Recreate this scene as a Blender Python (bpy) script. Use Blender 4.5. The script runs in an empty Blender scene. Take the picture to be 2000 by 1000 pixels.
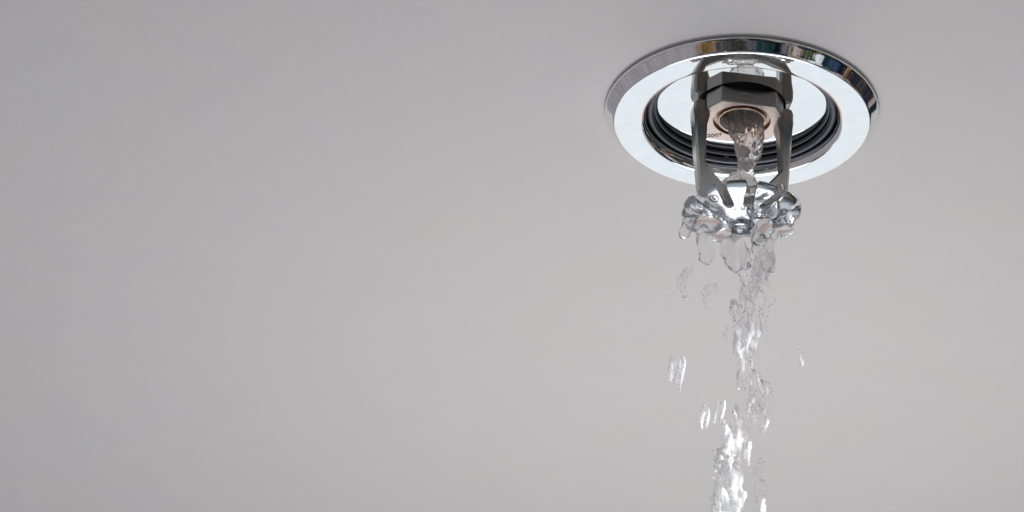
import bpy, bmesh, math, random
from mathutils import Vector, Matrix, noise

random.seed(11)
SC = bpy.context.scene
COL = SC.collection
MM = 0.001
R = math.radians

# ------------------------------------------------------------------ camera
ELEV = R(32.5)
DIST = 900.0                      # mm from camera to the sprinkler
TGT = Vector((0, 0, -4))
FWD = Vector((0, math.cos(ELEV), math.sin(ELEV)))
UPV = Vector((0, -math.sin(ELEV), math.cos(ELEV)))
RGT = Vector((1, 0, 0))
CAM = TGT - FWD * DIST
PP = (1449.0, 241.0)              # where the target point falls in the 2000 x 1000 frame
F = 6300.0                        # focal length in those pixels
cd = bpy.data.cameras.new('camera')
cam = bpy.data.objects.new('camera', cd)
COL.objects.link(cam)
cam.location = CAM * MM
cam.rotation_euler = (R(90) + ELEV, 0, 0)
cd.sensor_width = 36
cd.lens = 36 * F / 2000
cd.shift_x = -(PP[0] - 1000) / 2000
cd.shift_y = -(500 - PP[1]) / 2000
cd.clip_start = 0.05
cd.clip_end = 100
SC.camera = cam


def at(px, py, Y=0.0):
    """point in mm seen at a pixel of the photograph, on the vertical plane y = Y"""
    d = FWD + RGT * ((px - PP[0]) / F) - UPV * ((py - PP[1]) / F)
    t = (Y - CAM.y) / d.y
    return CAM + d * t


# ------------------------------------------------------------------ node helpers
def new_mat(name):
    m = bpy.data.materials.new(name)
    m.use_nodes = True
    nt = m.node_tree
    b = nt.nodes['Principled BSDF']
    return m, nt, b


def ramp(nt, stops, interp='LINEAR'):
    r = nt.nodes.new('ShaderNodeValToRGB')
    r.color_ramp.interpolation = interp
    els = r.color_ramp.elements
    while len(els) < len(stops):
        els.new(0.5)
    for e, (p, c) in zip(els, stops):
        e.position = p
        e.color = (*c, 1)
    return r


# ------------------------------------------------------------------ world: the surroundings that the chrome mirrors
W = bpy.data.worlds.new('World')
SC.world = W
W.use_nodes = True
nt = W.node_tree
bg = nt.nodes['Background']
tc = nt.nodes.new('ShaderNodeTexCoord')
sep = nt.nodes.new('ShaderNodeSeparateXYZ')
nt.links.new(tc.outputs['Generated'], sep.inputs[0])
mz = nt.nodes.new('ShaderNodeMapRange')
mz.inputs['From Min'].default_value = -1
mz.inputs['From Max'].default_value = 1
nt.links.new(sep.outputs['Z'], mz.inputs['Value'])
# ahead: floor, pale far wall, pinkish band near the horizon
front = ramp(nt, [(0.0, (.53, .57, .63)), (0.2, (.60, .64, .69)), (0.33, (.62, .64, .63)),
                  (0.37, (.74, .50, .44)), (0.47, (.80, .50, .44)), (0.50, (.45, .42, .40)), (1.0, (.5, .5, .5))])
nt.links.new(mz.outputs[0], front.inputs[0])
# behind the camera: a dim crowded room in patches
mp = nt.nodes.new('ShaderNodeMapping')
mp.inputs['Scale'].default_value = (4.6, 4.6, 5.5)
nt.links.new(tc.outputs['Generated'], mp.inputs[0])
vor = nt.nodes.new('ShaderNodeTexVoronoi')
vor.inputs['Scale'].default_value = 2.0
vor.inputs['Randomness'].default_value = 1.0
nz = nt.nodes.new('ShaderNodeTexNoise')
nz.inputs['Scale'].default_value = 2.2
nz.inputs['Detail'].default_value = 6
nz.inputs['Roughness'].default_value = .7
mixv = nt.nodes.new('ShaderNodeMix')
mixv.data_type = 'VECTOR'
mixv.inputs['Factor'].default_value = 0.45
nt.links.new(mp.outputs[0], nz.inputs['Vector'])
nt.links.new(mp.outputs[0], mixv.inputs['A'])
nt.links.new(nz.outputs['Color'], mixv.inputs['B'])
nt.links.new(mixv.outputs['Result'], vor.inputs['Vector'])
sepc = nt.nodes.new('ShaderNodeSeparateColor')
nt.links.new(vor.outputs['Color'], sepc.inputs[0])
back = ramp(nt, [(0.0, (.008, .010, .016)), (0.14, (.045, .040, .036)), (0.24, (.025, .045, .10)),
                 (0.34, (.05, .068, .026)), (0.41, (.21, .125, .06)), (0.50, (.015, .016, .024)), (0.60, (.08, .08, .095)),
                 (0.70, (.28, .22, .20)), (0.78, (.02, .02, .03)), (0.86, (.55, .58, .63)), (0.92, (.016, .035, .035))], 'CONSTANT')
nt.links.new(sepc.outputs[0], back.inputs[0])
# floor behind fades to a plain mid grey
fl = nt.nodes.new('ShaderNodeMapRange')
fl.inputs['From Min'].default_value = -0.97
fl.inputs['From Max'].default_value = -0.80
fl.interpolation_type = 'SMOOTHSTEP'
nt.links.new(sep.outputs['Z'], fl.inputs['Value'])
mb = nt.nodes.new('ShaderNodeMix')
mb.data_type = 'RGBA'
mb.inputs['A'].default_value = (.60, .64, .70, 1)
nt.links.new(fl.outputs[0], mb.inputs['Factor'])
fy = nt.nodes.new('ShaderNodeMapRange')
fy.inputs['From Min'].default_value = 0.36
fy.inputs['From Max'].default_value = 0.50
fy.interpolation_type = 'SMOOTHSTEP'
ax = nt.nodes.new('ShaderNodeMath')
ax.operation = 'ABSOLUTE'
nt.links.new(sep.outputs['X'], ax.inputs[0])
ay = nt.nodes.new('ShaderNodeMath')
ay.operation = 'MULTIPLY_ADD'
ay.inputs[1].default_value = -0.9
nt.links.new(ax.outputs[0], ay.inputs[0])
nt.links.new(sep.outputs['Y'], ay.inputs[2])
nt.links.new(ay.outputs[0], fy.inputs['Value'])
mw = nt.nodes.new('ShaderNodeMix')
mw.data_type = 'RGBA'
nt.links.new(fy.outputs[0], mw.inputs['Factor'])
# uneven brightness inside the patches
nb = nt.nodes.new('ShaderNodeTexNoise')
nb.inputs['Scale'].default_value = 14
nb.inputs['Detail'].default_value = 5
nb.inputs['Roughness'].default_value = .65
nt.links.new(tc.outputs['Generated'], nb.inputs['Vector'])
nbr = nt.nodes.new('ShaderNodeMapRange')
nbr.inputs['From Min'].default_value = .35
nbr.inputs['From Max'].default_value = .65
nbr.inputs['To Min'].default_value = .25
nbr.inputs['To Max'].default_value = 1.8
nt.links.new(nb.outputs['Fac'], nbr.inputs['Value'])
bmul = nt.nodes.new('ShaderNodeMix')
bmul.data_type = 'RGBA'
bmul.blend_type = 'MULTIPLY'
bmul.inputs['Factor'].default_value = 1
nt.links.new(back.outputs[0], bmul.inputs['A'])
nt.links.new(nbr.outputs[0], bmul.inputs['B'])
# plain grey wall on the left
fx = nt.nodes.new('ShaderNodeMapRange')
fx.inputs['From Min'].default_value = -.52
fx.inputs['From Max'].default_value = -.42
nt.links.new(sep.outputs['X'], fx.inputs['Value'])
ml = nt.nodes.new('ShaderNodeMix')
ml.data_type = 'RGBA'
ml.inputs['A'].default_value = (.20, .19, .21, 1)
nt.links.new(fx.outputs[0], ml.inputs['Factor'])
nt.links.new(bmul.outputs['Result'], ml.inputs['B'])
lm = nt.nodes.new('ShaderNodeMapRange')
lm.inputs['From Min'].default_value = .30
lm.inputs['From Max'].default_value = .70
lm.inputs['To Min'].default_value = .62
lm.inputs['To Max'].default_value = 1.0
nt.links.new(nz.outputs['Fac'], lm.inputs['Value'])
lw = nt.nodes.new('ShaderNodeMix')
lw.data_type = 'RGBA'
lw.blend_type = 'MULTIPLY'
lw.inputs['Factor'].default_value = 1
lw.inputs['A'].default_value = (.36, .345, .37, 1)
nt.links.new(lm.outputs[0], lw.inputs['B'])
nt.links.new(lw.outputs['Result'], ml.inputs['A'])
nt.links.new(ml.outputs['Result'], mb.inputs['B'])
nt.links.new(mb.outputs['Result'], mw.inputs['A'])
nt.links.new(front.outputs[0], mw.inputs['B'])
nt.links.new(mw.outputs['Result'], bg.inputs['Color'])
bg.inputs['Strength'].default_value = 0.9


def area(name, loc, aim, sx, sy, radiance, color):
    ld = bpy.data.lights.new(name, 'AREA')
    ld.shape = 'RECTANGLE'
    ld.size, ld.size_y = sx, sy
    ld.energy = radiance * math.pi * sx * sy * 1.0
    ld.color = color
    o = bpy.data.objects.new(name, ld)
    COL.objects.link(o)
    o.location = loc
    d = Vector(aim) - Vector(loc)
    o.rotation_euler = d.to_track_quat('-Z', 'Y').to_euler()
    return o


# large bright window light ahead and below, mirrored in the flat chrome
area('window_light', (0.1, 2.3, -1.45), (0, 0, 0), 3.4, 1.5, 0.33, (.90, .965, 1.0))
# added unseen near light: shades the ceiling off leftwards, sparkles in the water
area('added_near_light', (0.0, 0.15, -0.34), (0.0, 0.15, 0), 0.20, 0.20, 4.35, (1.0, .962, .945))

# unseen spot added at the side to brighten the falling water only
sl = bpy.data.lights.new('added_side_spot', 'SPOT')
sl.energy = 26
sl.spot_size = R(22)
sl.spot_blend = 1
sl.shadow_soft_size = .012
sl.color = (1, .99, .97)
so = bpy.data.objects.new('added_side_spot', sl)
COL.objects.link(so)
so.location = (.40, -.22, -.115)
so.rotation_euler = (Vector((0, 0, -.135)) - Vector(so.location)).to_track_quat('-Z', 'Y').to_euler()

SC.view_settings.view_transform = 'Standard'
SC.view_settings.look = 'None'
SC.view_settings.exposure = 0
SC.view_settings.gamma = 1
SC.cycles.max_bounces = 16
SC.cycles.transmission_bounces = 14
SC.cycles.glossy_bounces = 8
SC.cycles.use_denoising = True


# ------------------------------------------------------------------ materials
def ceiling_mat():
    m, nt, b = new_mat('ceiling_paint')
    tc = nt.nodes.new('ShaderNodeTexCoord')
    n1 = nt.nodes.new('ShaderNodeTexNoise')
    n1.inputs['Scale'].default_value = 55
    n1.inputs['Detail'].default_value = 6
    n1.inputs['Roughness'].default_value = .62
    nt.links.new(tc.outputs['Object'], n1.inputs['Vector'])
    r = ramp(nt, [(0.25, (.735, .722, .714)), (0.75, (.755, .744, .737))])
    nt.links.new(n1.outputs['Fac'], r.inputs[0])
    # faint cool and warm blotches, fine paint grain
    nh = nt.nodes.new('ShaderNodeTexNoise')
    nh.inputs['Scale'].default_value = 28
    nh.inputs['Detail'].default_value = 4
    nt.links.new(tc.outputs['Object'], nh.inputs['Vector'])
    rh = ramp(nt, [(0.38, (.993, 1.0, 1.008)), (0.62, (1.004, .996, .997))])
    nt.links.new(nh.outputs['Fac'], rh.inputs[0])
    ng = nt.nodes.new('ShaderNodeTexNoise')
    ng.inputs['Scale'].default_value = 1500
    ng.inputs['Detail'].default_value = 3
    nt.links.new(tc.outputs['Object'], ng.inputs['Vector'])
    rg = ramp(nt, [(0.3, (.955, .955, .955)), (0.7, (1.0, 1.0, 1.0))])
    nt.links.new(ng.outputs['Fac'], rg.inputs[0])
    mh = nt.nodes.new('ShaderNodeMix')
    mh.data_type = 'RGBA'
    mh.blend_type = 'MULTIPLY'
    mh.inputs['Factor'].default_value = 1
    nt.links.new(rh.outputs[0], mh.inputs['A'])
    nt.links.new(rg.outputs[0], mh.inputs['B'])
    mh2 = nt.nodes.new('ShaderNodeMix')
    mh2.data_type = 'RGBA'
    mh2.blend_type = 'MULTIPLY'
    mh2.inputs['Factor'].default_value = 1
    nt.links.new(mh.outputs['Result'], mh2.inputs['A'])
    nt.links.new(r.outputs[0], mh2.inputs['B'])
    # small dark specks
    v = nt.nodes.new('ShaderNodeTexNoise')
    v.inputs['Scale'].default_value = 420
    v.inputs['Detail'].default_value = 2
    nt.links.new(tc.outputs['Object'], v.inputs['Vector'])
    r2 = ramp(nt, [(0.735, (1, 1, 1)), (0.80, (.86, .84, .83))])
    nt.links.new(v.outputs['Fac'], r2.inputs[0])
    mx = nt.nodes.new('ShaderNodeMix')
    mx.data_type = 'RGBA'
    mx.blend_type = 'MULTIPLY'
    mx.inputs['Factor'].default_value = 1
    nt.links.new(mh2.outputs['Result'], mx.inputs['A'])
    nt.links.new(r2.outputs[0], mx.inputs['B'])
    nt.links.new(mx.outputs['Result'], b.inputs['Base Color'])
    b.inputs['Roughness'].default_value = .75
    n2 = nt.nodes.new('ShaderNodeTexNoise')
    n2.inputs['Scale'].default_value = 900
    n2.inputs['Detail'].default_value = 5
    nt.links.new(tc.outputs['Object'], n2.inputs['Vector'])
    bp = nt.nodes.new('ShaderNodeBump')
    bp.inputs['Strength'].default_value = .25
    bp.inputs['Distance'].default_value = .0003
    nt.links.new(n2.outputs['Fac'], bp.inputs['Height'])
    nt.links.new(bp.outputs[0], b.inputs['Normal'])
    return m


def metal(name, col, rough, rvar=.04, scale=300, bump=0.0, bdist=.0002, col2=None):
    m, nt, b = new_mat(name)
    b.inputs['Metallic'].default_value = 1
    tc = nt.nodes.new('ShaderNodeTexCoord')
    n = nt.nodes.new('ShaderNodeTexNoise')
    n.inputs['Scale'].default_value = scale
    n.inputs['Detail'].default_value = 5
    nt.links.new(tc.outputs['Object'], n.inputs['Vector'])
    mr = nt.nodes.new('ShaderNodeMapRange')
    mr.inputs['To Min'].default_value = max(0.0, rough - rvar)
    mr.inputs['To Max'].default_value = rough + rvar
    nt.links.new(n.outputs['Fac'], mr.inputs['Value'])
    nt.links.new(mr.outputs[0], b.inputs['Roughness'])
    c2 = col2 or tuple(c * .85 for c in col)
    r = ramp(nt, [(0.35, c2), (0.65, col)])
    n3 = nt.nodes.new('ShaderNodeTexNoise')
    n3.inputs['Scale'].default_value = scale * 1.7
    n3.inputs['Detail'].default_value = 6
    nt.links.new(tc.outputs['Object'], n3.inputs['Vector'])
    nt.links.new(n3.outputs['Fac'], r.inputs[0])
    nt.links.new(r.outputs[0], b.inputs['Base Color'])
    if bump:
        bp = nt.nodes.new('ShaderNodeBump')
        bp.inputs['Strength'].default_value = bump
        bp.inputs['Distance'].default_value = bdist
        nt.links.new(n3.outputs['Fac'], bp.inputs['Height'])
        nt.links.new(bp.outputs[0], b.inputs['Normal'])
    return m


M_CEIL = ceiling_mat()
M_CHROME = metal('polished_chrome', (.93, .94, .95), .035, .02, 160, .05, .00005, (.88, .90, .91))
M_RING = metal('dark_steel', (.12, .135, .155), .48, .08, 300)
M_GUN = metal('aged_chrome', (.56, .56, .535), .31, .08, 1300, .22, .0001, (.44, .45, .44))
M_BRASS = metal('machined_brass', (.74, .63, .58), .40, .12, 900, .4, .0001, (.58, .48, .44))
M_SEAT = metal('worn_brass', (.66, .52, .40), .28, .10, 700, .2, .0001, (.42, .32, .26))
M_DEFL = metal('bright_plating', (.56, .60, .65), .21, .05, 350, .12, .0001, (.55, .59, .63))


def plain(name, col, rough):
    m, nt, b = new_mat(name)
    tc = nt.nodes.new('ShaderNodeTexCoord')
    n = nt.nodes.new('ShaderNodeTexNoise')
    n.inputs['Scale'].default_value = 500
    nt.links.new(tc.outputs['Object'], n.inputs['Vector'])
    r = ramp(nt, [(.3, tuple(c * .6 for c in col)), (.7, col)])
    nt.links.new(n.outputs['Fac'], r.inputs[0])
    nt.links.new(r.outputs[0], b.inputs['Base Color'])
    b.inputs['Roughness'].default_value = rough
    return m


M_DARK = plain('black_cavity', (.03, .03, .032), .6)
M_INK = plain('stamped_dark', (.06, .06, .08), .5)


def water_mat(name, foam_glint, rough, ior, base=.05, lo=.44, hi=.70, tint=(.93, .95, .97)):
    """clear water; foam = white share: trapped air plus painted highlight streaks, in vertical threads"""
    m, nt, b = new_mat(name)
    b.inputs['Base Color'].default_value = (1, 1, 1, 1)
    b.inputs['Transmission Weight'].default_value = 1
    b.inputs['IOR'].default_value = ior
    b.inputs['Roughness'].default_value = rough
    if foam_glint:
        tc = nt.nodes.new('ShaderNodeTexCoord')
        mp = nt.nodes.new('ShaderNodeMapping')
        mp.inputs['Scale'].default_value = (420, 420, 110)
        nt.links.new(tc.outputs['Object'], mp.inputs[0])
        n = nt.nodes.new('ShaderNodeTexNoise')
        n.inputs['Scale'].default_value = 1
        n.inputs['Detail'].default_value = 3
        nt.links.new(mp.outputs[0], n.inputs['Vector'])
        mr = nt.nodes.new('ShaderNodeMapRange')
        mr.inputs['From Min'].default_value = lo
        mr.inputs['From Max'].default_value = hi
        mr.inputs['To Min'].default_value = foam_glint * base
        mr.inputs['To Max'].default_value = foam_glint
        # air and painted highlights gather in patches
        n2 = nt.nodes.new('ShaderNodeTexNoise')
        n2.inputs['Scale'].default_value = 95
        n2.inputs['Detail'].default_value = 1
        nt.links.new(tc.outputs['Object'], n2.inputs['Vector'])
        ad = nt.nodes.new('ShaderNodeMath')
        ad.operation = 'MULTIPLY_ADD'
        ad.inputs[1].default_value = .55
        ad.inputs[2].default_value = -.275
        nt.links.new(n2.outputs['Fac'], ad.inputs[0])
        ad2 = nt.nodes.new('ShaderNodeMath')
        nt.links.new(ad.outputs[0], ad2.inputs[0])
        nt.links.new(n.outputs['Fac'], ad2.inputs[1])
        nt.links.new(ad2.outputs[0], mr.inputs['Value'])
        d = nt.nodes.new('ShaderNodeBsdfDiffuse')
        d.inputs['Color'].default_value = (*tint, 1)
        t = nt.nodes.new('ShaderNodeBsdfTranslucent')
        t.inputs['Color'].default_value = (*tint, 1)
        m1 = nt.nodes.new('ShaderNodeMixShader')
        nt.links.new(d.outputs[0], m1.inputs[1])
        nt.links.new(t.outputs[0], m1.inputs[2])
        m2 = nt.nodes.new('ShaderNodeMixShader')
        nt.links.new(mr.outputs[0], m2.inputs[0])
        nt.links.new(b.outputs[0], m2.inputs[1])
        nt.links.new(m1.outputs[0], m2.inputs[2])
        nt.links.new(m2.outputs[0], nt.nodes['Material Output'].inputs[0])
    return m


M_WATER = water_mat('clear_water', .14, .09, 1.26)
M_JET = water_mat('jet_water', .42, .11, 1.22, .35, .40, .65, (.95, .89, .86))
M_AIR_GLINT = water_mat('air_glint_water', .85, .16, 1.12, 0, .50, .66)
M_SOFT = water_mat('soft_water', .22, .15, 1.15, .2, .42, .62)
M_UPPER = water_mat('upper_water', .40, .15, 1.12, 0, .52, .68)
M_SPLASH = water_mat('splash_water', .30, .14, 1.16, .1, .42, .60)
M_FOAM_GLINT = water_mat('foam_glint_water', 1.0, .2, 1.15)


# ------------------------------------------------------------------ object helpers
def link_obj(name, me, mat, parent=None):
    o = bpy.data.objects.new(name, me)
    if mat:
        me.materials.clear()
        me.materials.append(mat)
    COL.objects.link(o)
    if parent:
        o.parent = parent
    return o


def finish(name, bm, mat, parent=None, angle=35, smooth=True):
    bmesh.ops.recalc_face_normals(bm, faces=bm.faces)
    bmesh.ops.scale(bm, vec=(MM, MM, MM), verts=bm.verts)
    me = bpy.data.meshes.new(name)
    bm.to_mesh(me)
    bm.free()
    if smooth:
        me.shade_smooth()
        me.set_sharp_from_angle(angle=R(angle))
    return link_obj(name, me, mat, parent)


def thing(name, label, cat, group=None):
    o = bpy.data.objects.new(name, None)
    o.empty_display_size = .01
    COL.objects.link(o)
    o['label'] = label
    o['category'] = cat
    if group:
        o['group'] = group
    return o


def lathe_bm(profile, n=192, closed=False):
    bm = bmesh.new()
    rings = []
    for (r, z) in profile:
        if r < 1e-6:
            rings.append([bm.verts.new((0, 0, z))])
        else:
            rings.append([bm.verts.new((r * math.cos(2 * math.pi * i / n), r * math.sin(2 * math.pi * i / n), z)) for i in range(n)])
    pairs = list(zip(rings, rings[1:]))
    if closed:
        pairs.append((rings[-1], rings[0]))
    for a, b in pairs:
        for i in range(n):
            j = (i + 1) % n
            if len(a) == 1 and len(b) == 1:
                continue
            if len(a) == 1:
                bm.faces.new((a[0], b[i], b[j]))
            elif len(b) == 1:
                bm.faces.new((a[i], b[0], a[j]))
            else:
                bm.faces.new((a[i], b[i], b[j], a[j]))
    return bm


def arc(cx, cz, r, a0, a1, n):
    return [(cx + r * math.cos(R(a0 + (a1 - a0) * i / n)), cz + r * math.sin(R(a0 + (a1 - a0) * i / n))) for i in range(n + 1)]


def prism_bm(pts, axis_from, axis_to, plane='xy', taper=None):
    """closed outline pts extruded; plane 'xy' along z, 'xz' along y"""
    bm = bmesh.new()
    def mk(a, b, c):
        return (a, b, c) if plane == 'xy' else (a, c, b)
    lo = [bm.verts.new(mk(p[0], p[1], axis_from)) for p in pts]
    hi = [bm.verts.new(mk(p[0], p[1], axis_to)) for p in pts]
    bm.faces.new(lo)
    bm.faces.new(list(reversed(hi)))
    n = len(pts)
    for i in range(n):
        j = (i + 1) % n
        bm.faces.new((lo[i], lo[j], hi[j], hi[i]))
    if taper:
        for v in bm.verts:
            taper(v)
    return bm


def bevel(bm, w, seg=2, ang=25):
    bmesh.ops.recalc_face_normals(bm, faces=bm.faces)
    ed = [e for e in bm.edges if len(e.link_faces) == 2 and e.calc_face_angle(0) > R(ang)]
    bmesh.ops.bevel(bm, geom=ed, offset=w, segments=seg, profile=.5, affect='EDGES', clamp_overlap=True)


# ------------------------------------------------------------------ ceiling with the hole cut for the sprinkler
def build_ceiling():
    bm = bmesh.new()
    n = 96
    rings = []
    for rr in (31.0, 60.0, 200.0, 700.0):
        rings.append([bm.verts.new((rr * math.cos(2 * math.pi * i / n), rr * math.sin(2 * math.pi * i / n), 0)) for i in range(n)])
    up = [bm.verts.new((v.co.x, v.co.y, 12)) for v in rings[0]]
    out = []
    for i in range(n):
        a = 2 * math.pi * i / n
        c, s = math.cos(a), math.sin(a)
        k = 3000 / max(abs(c), abs(s))
        out.append(bm.verts.new((k * c, k * s, 0)))
    rings.append(out)
    rings.insert(0, up)
    for a, b in zip(rings, rings[1:]):
        for i in range(n):
            j = (i + 1) % n
            bm.faces.new((a[i], b[i], b[j], a[j]))
    o = finish('ceiling', bm, M_CEIL, angle=20)
    o['kind'] = 'structure'
    o['label'] = 'smooth pale grey painted ceiling'
    return o


build_ceiling()

# ------------------------------------------------------------------ escutcheon
ZD = 1.8                            # mirror plate inside the cup
esc = thing('escutcheon', 'round polished chrome cover plate around the sprinkler, flush on the grey ceiling', 'escutcheon')
prof = [(37.0, -0.004), (37.1, -0.75), (38.1, -0.85), (38.3, -0.95), (38.32, -1.15), (38.1, -1.45), (37.7, -1.9), (37.2, -2.45), (36.75, -2.95), (36.3, -3.45), (35.95, -3.85), (35.7, -4.08), (35.5, -4.17), (35.25, -4.2)]
prof += [(29.4, -4.2), (29.0, -4.16)]
prof += arc(29.0, -2.0, 2.15, 270, 180, 10)
prof += [(26.85, -1.2), (27.4, -0.9), (28.2, -0.8)]
finish('cover_ring', lathe_bm(prof, 256), M_CHROME, esc, 50)
# stepped dark cup behind the lip
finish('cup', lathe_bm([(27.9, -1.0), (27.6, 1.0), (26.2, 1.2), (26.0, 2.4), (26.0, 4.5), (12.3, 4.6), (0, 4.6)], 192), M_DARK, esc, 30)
for (rr, zz, tr) in ((25.6, -0.55, .95), (24.4, 1.05, .6)):
    t_prof = arc(rr, zz, tr, 0, 360, 14)[:-1]
    finish('retaining_ring', lathe_bm(t_prof, 192, True), M_RING, esc, 80)
finish('mirror_plate', lathe_bm([(12.3, ZD + .5), (12.3, ZD + .1), (12.4, ZD), (23.6, ZD), (23.8, ZD + .2), (23.8, ZD + .6)], 192), M_CHROME, esc, 40)
clip = None
for a in (-152, -125, -55, 100, 205, 215 + 90):
    bm = bmesh.new()
    bmesh.ops.create_cube(bm, size=1)
    bmesh.ops.scale(bm, vec=(.7, 1.3, .6), verts=bm.verts)
    bevel(bm, .12, 1)
    if clip is None:
        clip = finish('spring_clip', bm, M_CHROME, esc, 30)
    else:
        bm.free()
        clip = clip.copy()
        COL.objects.link(clip)
    clip.location = Vector((25.1 * math.cos(R(a)), 25.1 * math.sin(R(a)), .35)) * MM
    clip.rotation_euler = (0, 0, R(a))

# ------------------------------------------------------------------ sprinkler head
ROT = R(12)
spr = thing('sprinkler_head', 'dark metal fire sprinkler with two frame arms and a slotted deflector, spouting water', 'sprinkler')
spr.rotation_euler = (0, 0, ROT)
ZB = -3.2
outline = [(-7.6, -9.2), (7.9, -9.2), (10.9, -4.6), (10.9, 5.2), (7.6, 11.4), (-7.6, 11.4), (-10.9, 5.2), (-10.9, -4.6)]


def holed(outl, rh, z, n=64):
    bm = bmesh.new()
    a = [bm.verts.new((x, y, z)) for x, y in outl]
    h = [bm.verts.new((rh * math.cos(2 * math.pi * i / n), rh * math.sin(2 * math.pi * i / n), z)) for i in range(n)]
    ed = []
    for L in (a, h):
        for i in range(len(L)):
            ed.append(bm.edges.new((L[i], L[(i + 1) % len(L)])))
    bmesh.ops.triangle_fill(bm, edges=ed, use_beauty=True)
    return bm


# body walls: open prism, rising through the plate
bm = bmesh.new()
ins = lambda p, k: (p[0] * k, p[1] * k)
levels = [(.965, ZB), (1.0, ZB + .35), (1.0, ZD - .1), (.86, ZD + .3), (.86, 4.4)]
rows = [[bm.verts.new((*ins(p, k), z)) for p in outline] for k, z in levels]
for a, b in zip(rows, rows[1:]):
    for i in range(len(outline)):
        j = (i + 1) % len(outline)
        bm.faces.new((a[i], a[j], b[j], b[i]))
ed = [e for e in bm.edges if len(e.link_faces) == 2 and abs(e.verts[0].co.z - e.verts[1].co.z) > .5]
bmesh.ops.bevel(bm, geom=ed, offset=.35, segments=2, profile=.5, affect='EDGES')
finish('body', bm, M_GUN, spr, 30)
finish('body_face', holed([ins(p, .962) for p in outline], 8.1, ZB - .01), M_BRASS, spr, 30)
# recessed groove, raised lip and bore
finish('orifice', lathe_bm([(8.1, ZB), (7.9, ZB + 1.3), (7.0, ZB + 1.5), (6.75, ZB - .05), (6.5, ZB - .15), (6.15, ZB - .05), (6.0, ZB + .6), (5.7, ZB + 1.6)], 128), M_SEAT, spr, 40)
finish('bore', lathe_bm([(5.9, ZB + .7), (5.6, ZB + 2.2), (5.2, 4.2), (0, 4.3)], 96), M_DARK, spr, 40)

# frame arms
def arm_outline(s):
    pts = [(9.6, ZD - .75), (13.4, ZD - .75), (14.1, ZD - 1.8), (14.2, -3.4), (13.9, -6), (13.5, -14), (12.9, -22), (12.6, -26.0), (11.9, -28.6), (10.2, -30.6),
           (6.5, -32.2), (3.0, -33.4), (3.0, -28.4), (4.6, -26.6), (6.4, -24.6), (8.8, -21.6), (10.6, -19.4), (10.5, -14), (10.3, -7), (9.6, -4.2)]
    return [(s * x, z) for x, z in pts]


def arm_taper(v):
    z = v.co.z
    k = 3.1 if z > -5 else (3.1 - (-5 - z) / 25 * .9)
    v.co.y = math.copysign(k, v.co.y)


for s in (-1, 1):
    bm = prism_bm(arm_outline(s), -3, 3, 'xz', arm_taper)
    bevel(bm, .7, 1, 28)
    finish('frame_arm', bm, M_GUN, spr, 32)
finish('knuckle', lathe_bm([(0, -26.2), (1.8, -26.4), (3.0, -27.2), (3.8, -29), (4.4, -31.5), (4.6, -34.5), (4.6, -36.2)], 64), M_GUN, spr, 30)

# deflector: one stamped dished plate with 11 slots
def dz(r):
    return -37.3 + 3.9 * max(0, (r - 4)) / 12 + (.0 if r < 14.5 else (r - 14.5) ** 2 * .25)


def build_deflector():
    bm = bmesh.new()
    NS, NU = 11, 12
    step = 2 * math.pi / NS
    ph = R(-90 - 22) - ROT
    radii = [3.0, 4.0, 5.5, 7.0, 8.0, 8.4, 8.7, 9.1, 9.7, 10.5, 11.5, 12.5, 13.5, 14.3, 15.0, 15.7, 16.3]
    for k in range(NS):
        a0 = ph + k * step
        prev = None
        for r in radii:
            if r <= 8.0:
                w = 0
            else:
                t = r - 8.0
                w = min(1.3, math.sqrt(max(0, 1.3 ** 2 - max(0, 1.3 - t) ** 2)))
                if r > 15.4:
                    w += (r - 15.4) ** 2 * .9
            da = math.asin(w / r) if w else 0
            row = []
            for u in range(NU + 1):
                f = u / NU
                a = a0 + da + (step - 2 * da) * f
                rr = r
                z = dz(r)
                # each tooth is slightly dished
                if r > 9:
                    z += .08 * (2 * f - 1) ** 2 * min(1, (r - 9) / 4)
                row.append(bm.verts.new((rr * math.cos(a), rr * math.sin(a), z)))
            if prev:
                for u in range(NU):
                    bm.faces.new((prev[u], row[u], row[u + 1], prev[u + 1]))
            prev = row
    bmesh.ops.remove_doubles(bm, verts=bm.verts, dist=.003)
    bmesh.ops.recalc_face_normals(bm, faces=bm.faces)
    o = finish('deflector', bm, M_DEFL, spr, 40)
    if sum(p.normal.z for p in o.data.polygons) > 0:
        o.data.flip_normals()
    md = o.modifiers.new('thickness', 'SOLIDIFY')
    md.thickness = 1.1 * MM
    md.offset = -1
    o.data.materials.append(M_GUN)
    md.material_offset = 1
    md.material_offset_rim = 0
    mdb = o.modifiers.new('edge', 'BEVEL')
    mdb.width = .18 * MM
    mdb.segments = 2
    mdb.limit_method = 'ANGLE'
    mdb.angle_limit = R(50)
    return o


build_deflector()
finish('screw', lathe_bm([(4.0, -36.9), (3.6, -37.5), (3.5, -38.1), (3.35, -38.5), (3.1, -38.6), (2.8, -38.4), (2.65, -37.8), (2.5, -36.2)], 64), M_DEFL, spr, 35)
finish('screw_socket', lathe_bm([(2.6, -36.9), (2.0, -36.8), (1.3, -37.5), (.5, -37.7), (0, -37.4)], 48), M_DEFL, spr, 30)

# stamped marks: flat print in real relief
def text_part(name, body, size, loc, rot, mat, parent, ext=.03):
    cu = bpy.data.curves.new(name, 'FONT')
    cu.body = body
    cu.size = size * MM
    cu.extrude = ext * MM
    cu.offset = .012 * size * MM
    cu.align_x = 'CENTER'
    cu.align_y = 'CENTER'
    tmp = bpy.data.objects.new('tmp', cu)
    me = bpy.data.meshes.new_from_object(tmp)
    bpy.data.objects.remove(tmp)
    o = link_obj(name, me, mat, parent)
    o.location = Vector(loc) * MM
    o.rotation_euler = rot
    return o


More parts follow.
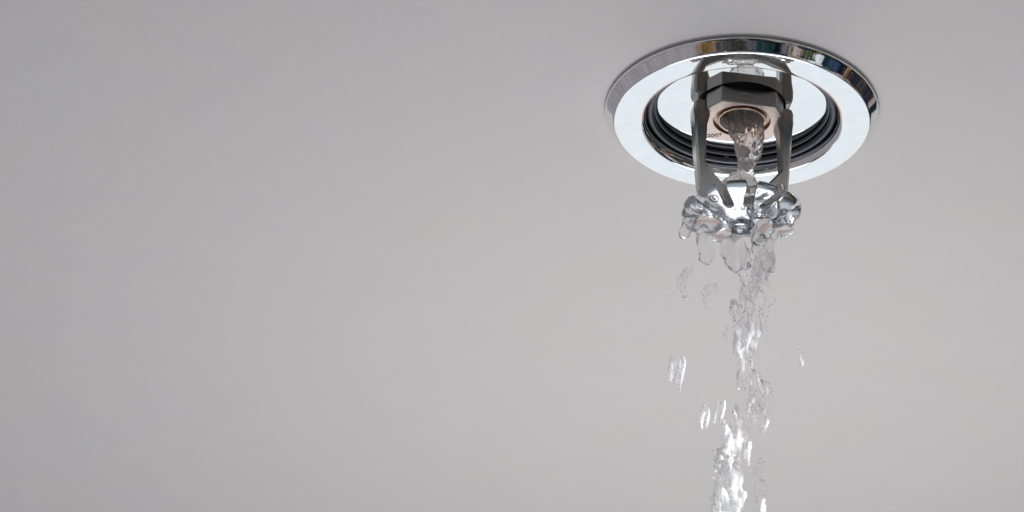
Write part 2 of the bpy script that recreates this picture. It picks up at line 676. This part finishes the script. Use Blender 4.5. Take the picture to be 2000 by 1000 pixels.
# year stamp on the far left of the body face, read from below
bx, by = -5.6, 9.6
text_part('year_stamp', '2007', 2.1, (-5.9, 8.9, ZB - .06), (R(180), 0, R(-20) + 0), M_INK, spr)


def on_plate(r, adeg):
    a = R(adeg) - ROT
    return Vector((r * math.cos(a), r * math.sin(a), dz(r) - .06))


TILT = math.atan(3.9 / 12)


def mark(name, body, size, r, adeg):
    a = R(adeg) - ROT
    p = on_plate(r, adeg)
    # local frame on the cone: outward, tangent, normal down
    outw = Vector((math.cos(a) * math.cos(TILT), math.sin(a) * math.cos(TILT), math.sin(TILT)))
    tang = Vector((-math.sin(a), math.cos(a), 0))
    nrm = outw.cross(tang)
    if nrm.z > 0:
        nrm = -nrm
    y = outw                     # letter tops point outwards (up in the picture)
    x = y.cross(nrm)
    M = Matrix((x, y, nrm)).transposed()
    o = text_part(name, body, size, p, M.to_euler(), M_INK, spr)
    return o, M, p


def ring_mark(r, adeg, rad, th):
    bm = bmesh.new()
    n = 32
    rings = []
    for rr in (rad - th, rad):
        rings.append([bm.verts.new((rr * math.cos(2 * math.pi * i / n), rr * math.sin(2 * math.pi * i / n), 0)) for i in range(n)])
    for i in range(n):
        j = (i + 1) % n
        bm.faces.new((rings[0][i], rings[1][i], rings[1][j], rings[0][j]))
    ob = finish('ring_stamp', bm, M_INK, spr, smooth=False)
    return ob


o1, M1, p1 = mark('letter_stamp', 'S', 1.9, 12.6, -90 - 37)
rg = ring_mark(12.6, -127, 1.35, .28)
rg.rotation_euler = M1.to_euler()
rg.location = (p1 + Vector((0, 0, -.02))) * MM
mark('letter_stamp', '3', 1.7, 10.0, -90 - 30)
mark('letter_stamp', 'L', 1.6, 7.6, -90 - 14)
mark('letter_stamp', 'U', 1.6, 7.6, -90 + 2)
mark('letter_stamp', 'C', 1.6, 7.6, -90 + 18)


# ------------------------------------------------------------------ water
def blob(bm, c, rx, ry, rz, sub=2):
    m = Matrix.Translation(c) @ Matrix.Diagonal((rx, ry, rz, 1))
    bmesh.ops.create_icosphere(bm, subdivisions=sub, radius=1, matrix=m)


def strand(bm, pts, jitter=.12, squash=.75, step=.45, stretch=1.5):
    """pts: (px, py, Y, radius in mm); overlapping blobs along the smooth path"""
    P = [(at(p[0], p[1], p[2]), p[3]) for p in pts]
    for (a, ra), (b, rb) in zip(P, P[1:]):
        L = (b - a).length
        n = max(2, int(L / (max(.5, min(ra, rb)) * step)))
        for i in range(n):
            t = i / n
            r = ra + (rb - ra) * t
            c = a.lerp(b, t)
            c = c + Vector((random.uniform(-1, 1), random.uniform(-1, 1), 0)) * r * jitter
            k = r * random.uniform(1 - jitter, 1 + jitter)
            blob(bm, c, k, k * squash, k * stretch * random.uniform(.8, 1.1), 2)


def water(name, bm, parent=None, voxel=.3, smooth=5, amp=.35, freq=.45, zf=.35, amp2=.12, seed=0, mat=None):
    me = bpy.data.meshes.new(name)
    bm.to_mesh(me)
    bm.free()
    tmp = bpy.data.objects.new('tmp', me)
    COL.objects.link(tmp)
    md = tmp.modifiers.new('r', 'REMESH')
    md.mode = 'VOXEL'
    md.voxel_size = voxel
    ms = tmp.modifiers.new('s', 'SMOOTH')
    ms.iterations = smooth
    ms.factor = .6
    dg = bpy.context.evaluated_depsgraph_get()
    dg.update()
    out = bpy.data.meshes.new_from_object(tmp.evaluated_get(dg))
    bpy.data.objects.remove(tmp)
    off = Vector((seed * 17.3, seed * 5.1, 0))
    cos = []
    for v in out.vertices:
        p = v.co
        q = Vector((p.x * freq, p.y * freq, p.z * freq * zf)) + off
        d = noise.noise(q) * amp + noise.noise(q * 2.7) * amp * .45 + abs(noise.noise(Vector((p.x, p.y, p.z * .5)) * 1.3 + off)) * amp2
        cos.append((p + v.normal * d) * MM)
    for v, c in zip(out.vertices, cos):
        v.co = c
    out.name = name
    out.shade_smooth()
    return link_obj(name, out, mat or M_WATER, parent)


wat = thing('water_stream', 'clear turbulent water pouring from the sprinkler and falling in a broken column', 'water')

# jet between the orifice and the deflector
bm = bmesh.new()
strand(bm, [(1444, 222, 0, 4.6), (1450, 234, -.5, 4.6), (1460, 247, 0, 4.4), (1466, 265, -.5, 3.6), (1461, 290, -.5, 3.0), (1459, 320, -.3, 2.5), (1459, 345, 0, 2.5), (1456, 362, 0, 3.3), (1450, 385, 0, 5.2), (1448, 396, 0, 6.0)], .10, .9)
strand(bm, [(1428, 232, -1, 2.6), (1442, 252, -1.5, 2.4), (1448, 280, -1.5, 1.6), (1450, 315, -1.2, 1.2), (1452, 345, -1, 1.0)], .08)
strand(bm, [(1476, 235, 1, 2.6), (1479, 260, 0, 2.4), (1475, 285, 0, 1.6), (1470, 320, 0, 1.0)], .08)
water('jet', bm, wat, .28, 16, 1.25, .36, .35, .2, 1, M_JET)

# thin sheet and lobes clinging to the deflector
bm = bmesh.new()
lobes = [  # px, py, Y, rx, ry, rz
    (1370, 396, -5, 3.2, 2.4, 2.2), (1352, 418, -1, 3.0, 2.8, 2.8), (1378, 438, -3, 5.0, 2.8, 2.5), (1346, 438, 0, 2.0, 2.0, 2.0),
    (1337, 455, 1, 1.6, 1.4, 1.8), (1408, 458, 0, 3.4, 2.2, 1.7), (1396, 374, -6, 1.6, 1.2, 1.2),
    (1498, 402, -10.5, 3.8, 1.1, 4.2), (1482, 412, -9.5, 3.4, .7, 2.6), (1540, 402, -1, 3.6, 3.2, 3.6), (1524, 425, -3, 4.0, 2.6, 2.6),
    (1494, 445, -4, 2.4, 1.6, 3.4), (1532, 450, 2, 2.8, 2.2, 1.6), (1512, 462, 2, 2.2, 1.8, 1.4), (1515, 378, -5, 3.0, 2.0, 2.0),
    (1482, 468, -1, 2.4, 1.8, 2.2)]
for (px, py, Y, a, b, c) in lobes:
    blob(bm, at(px, py, Y), a, b, c, 3)
strand(bm, [(1450, 372, -9, 1.2), (1500, 372, -9, 1.6), (1535, 380, -5, 1.6)], .15)
water('clinging_sheet', bm, wat, .28, 12, .45, .30, .8, .06, 2)

# fingers hanging below the deflector
fingers = [
    [(1376, 452, 0, 2.0), (1378, 475, 0, 2.6), (1380, 495, 0, 2.5), (1374, 506, 0, 1.2)],
    [(1418, 474, 0, 1.6), (1422, 490, 0, 2.3), (1430, 505, 0, 2.2), (1442, 522, 0, 1.4)],
    [(1446, 480, 0, 1.6), (1452, 496, 0, 1.9), (1460, 515, 0, 1.4)],
    [(1478, 455, 0, 2.2), (1482, 480, 0, 2.2), (1486, 505, 0, 1.8), (1480, 530, 0, 1.8)],
    [(1497, 450, 0, 1.6), (1500, 475, 0, 1.5), (1502, 505, 0, 1.6), (1508, 530, 0, .9)],
]
bm = bmesh.new()
for fg in fingers:
    strand(bm, fg, .10)
water('hanging_fingers', bm, wat, .28, 14, .8, .3, .4, .1, 14, M_SOFT)


def lerp_rows(rows, y):
    for a, b in zip(rows, rows[1:]):
        if a[0] <= y <= b[0]:
            t = (y - a[0]) / (b[0] - a[0])
            return a[1] + (b[1] - a[1]) * t, a[2] + (b[2] - a[2]) * t
    return rows[-1][1], rows[-1][2]


def tumble(bm, rows, n, rmin, rmax, lmin, lmax, depth=.8, seed=1):
    """broken water: many slanting gouts scattered inside an outline (y, x centre, half width) read as px"""
    rnd = random.Random(seed)
    y0, y1 = rows[0][0], rows[-1][0]
    for k in range(n):
        y = y0 + (y1 - y0) * (k + rnd.random()) / n
        cx, hw = lerp_rows(rows, y)
        r = rnd.uniform(rmin, rmax)
        u = rnd.uniform(-1, 1)
        x = cx + u * max(0, hw - r * 5)
        Y = rnd.uniform(-1, 1) * hw / 7 * depth * math.sqrt(1 - u * u)
        L = rnd.uniform(lmin, lmax)
        sl = rnd.uniform(-.35, .35)
        m = 5
        bend = rnd.uniform(-.8, .8)
        c = at(x, y, Y)
        for i in range(m + 1):
            t = i / m * 2 - 1
            rr = r * (1 - .45 * abs(t)) * rnd.uniform(.85, 1.15)
            blob(bm, c + Vector((sl * t * L / 2 + bend * t * t, rnd.uniform(-.1, .1), t * L / 2)), rr, rr * .8, rr * 1.5, 2)


# falling column
bm = bmesh.new()
for rows, n, sd in (
        ([(492, 1478, 28), (530, 1474, 34), (560, 1472, 32), (590, 1468, 24)], 26, 5),
        ([(560, 1502, 8), (600, 1498, 9), (630, 1490, 6)], 7, 6),
        ([(602, 1462, 30), (640, 1460, 32), (668, 1458, 28), (690, 1452, 16)], 26, 7),
        ([(690, 1452, 18), (720, 1456, 20), (745, 1460, 20)], 12, 8),
        ([(738, 1474, 22), (765, 1480, 28), (800, 1482, 24), (828, 1490, 8)], 28, 9)):
    tumble(bm, rows, n, .6, 1.5, 3, 8, .8, sd)
    if sd == 6:
        water('upper_column', bm, wat, .24, 14, .7, .35, .30, .12, 15, M_UPPER)
        bm = bmesh.new()
water('falling_column', bm, wat, .24, 14, .7, .35, .30, .12, 3, M_AIR_GLINT)

# lower, separate gouts of the same stream
bm = bmesh.new()
tumble(bm, [(812, 1442, 10), (835, 1444, 18), (860, 1448, 18), (885, 1456, 10), (892, 1458, 6)], 22, .5, 1.3, 3, 8, .7, 8)
tumble(bm, [(848, 1424, 8), (880, 1416, 10), (900, 1418, 24), (925, 1420, 28), (960, 1422, 28), (1000, 1420, 30), (1050, 1420, 30)], 62, .6, 1.6, 4, 11, .7, 9)
water('falling_gout', bm, wat, .24, 12, .8, .34, .25, .12, 4, M_FOAM_GLINT)
bm = bmesh.new()
tumble(bm, [(918, 1476, 7), (945, 1482, 9), (975, 1486, 11), (1010, 1490, 12), (1045, 1492, 12)], 18, .4, .9, 3, 8, .7, 10)
water('side_strand', bm, wat, .22, 5, .6, .5, .35, .3, 5, M_AIR_GLINT)

# detached drops, each a thing of its own
def drop(label, pts, amp=.5, seed=0, threads=0, width=0, mat=None):
    """one drop; threads > 0 makes a drawn-out drop of that many fused vertical threads"""
    bm = bmesh.new()
    if threads:
        (x0, y0, _, r), (x1, y1, _, r1) = pts
        for k in range(threads):
            f = k / (threads - 1) * 2 - 1
            n = 14
            phase = random.uniform(0, 6)
            rr = r * random.uniform(.75, 1.2)
            ya, yb = y0 + random.uniform(-5, 5), y1 + random.uniform(-5, 5)
            for i in range(n + 1):
                t = i / n
                x = x0 + (x1 - x0) * t + f * width * (1 - .12 * t) + 1.6 * math.sin(phase * .2 + t * 5)
                q = rr * (1 - .5 * abs(2 * t - 1) ** 3)
                blob(bm, at(x, ya + (yb - ya) * t, .25 * math.sin(k * 2)), q, q, q * 1.7, 2)
    else:
        strand(bm, pts, .15, .6, .45, 1.8)
    o = water('water_drop', bm, None, .16, 3 if threads else 6, amp, .5, .2, .2, seed, mat or M_AIR_GLINT)
    o['label'] = label
    o['category'] = 'water drop'
    o['group'] = 'detached drops of falling water'
    return o


drop('large ribbed drop falling left of the stream at mid height', [(1323, 702, 0, .62), (1319, 748, 0, .6)], .12, 6, 4, 12, M_FOAM_GLINT)
drop('narrow ribbed drop beside the lower stream, the left one of a pair', [(1376, 797, 0, .5), (1376, 838, 0, .5)], .1, 7, 3, 6)
drop('narrow ribbed drop beside the lower stream, the right one of a pair', [(1408, 785, 0, .55), (1401, 826, 0, .5)], .1, 8, 3, 7, M_FOAM_GLINT)
drop('tiny slanted drop alone to the right of the stream', [(1559, 684, 0, .35), (1563, 700, 0, .4), (1566, 711, 0, .6)], .15, 9, mat=M_FOAM_GLINT)
drop('ragged curved splash drop below the left edge of the deflector', [(1350, 526, 0, .5), (1338, 538, 0, 1.0), (1332, 548, 0, 1.1), (1332, 564, 0, .6), (1340, 582, 0, .35)], .8, 10, mat=M_SPLASH)
drop('crooked splash drop between the deflector and the left of the stream', [(1396, 560, 0, .6), (1384, 567, 0, 1.0), (1377, 573, 0, .7), (1377, 588, 0, .6), (1381, 600, 0, .6)], .8, 11, mat=M_SPLASH)
drop('faint slim drop close to the left side of the stream', [(1417, 640, 0, .5), (1415, 655, 0, .7), (1414, 670, 0, .5)], .25, 12)
drop('small round drop just under the large ribbed drop', [(1327, 755, 0, .5), (1328, 762, 0, .5)], .15, 13)
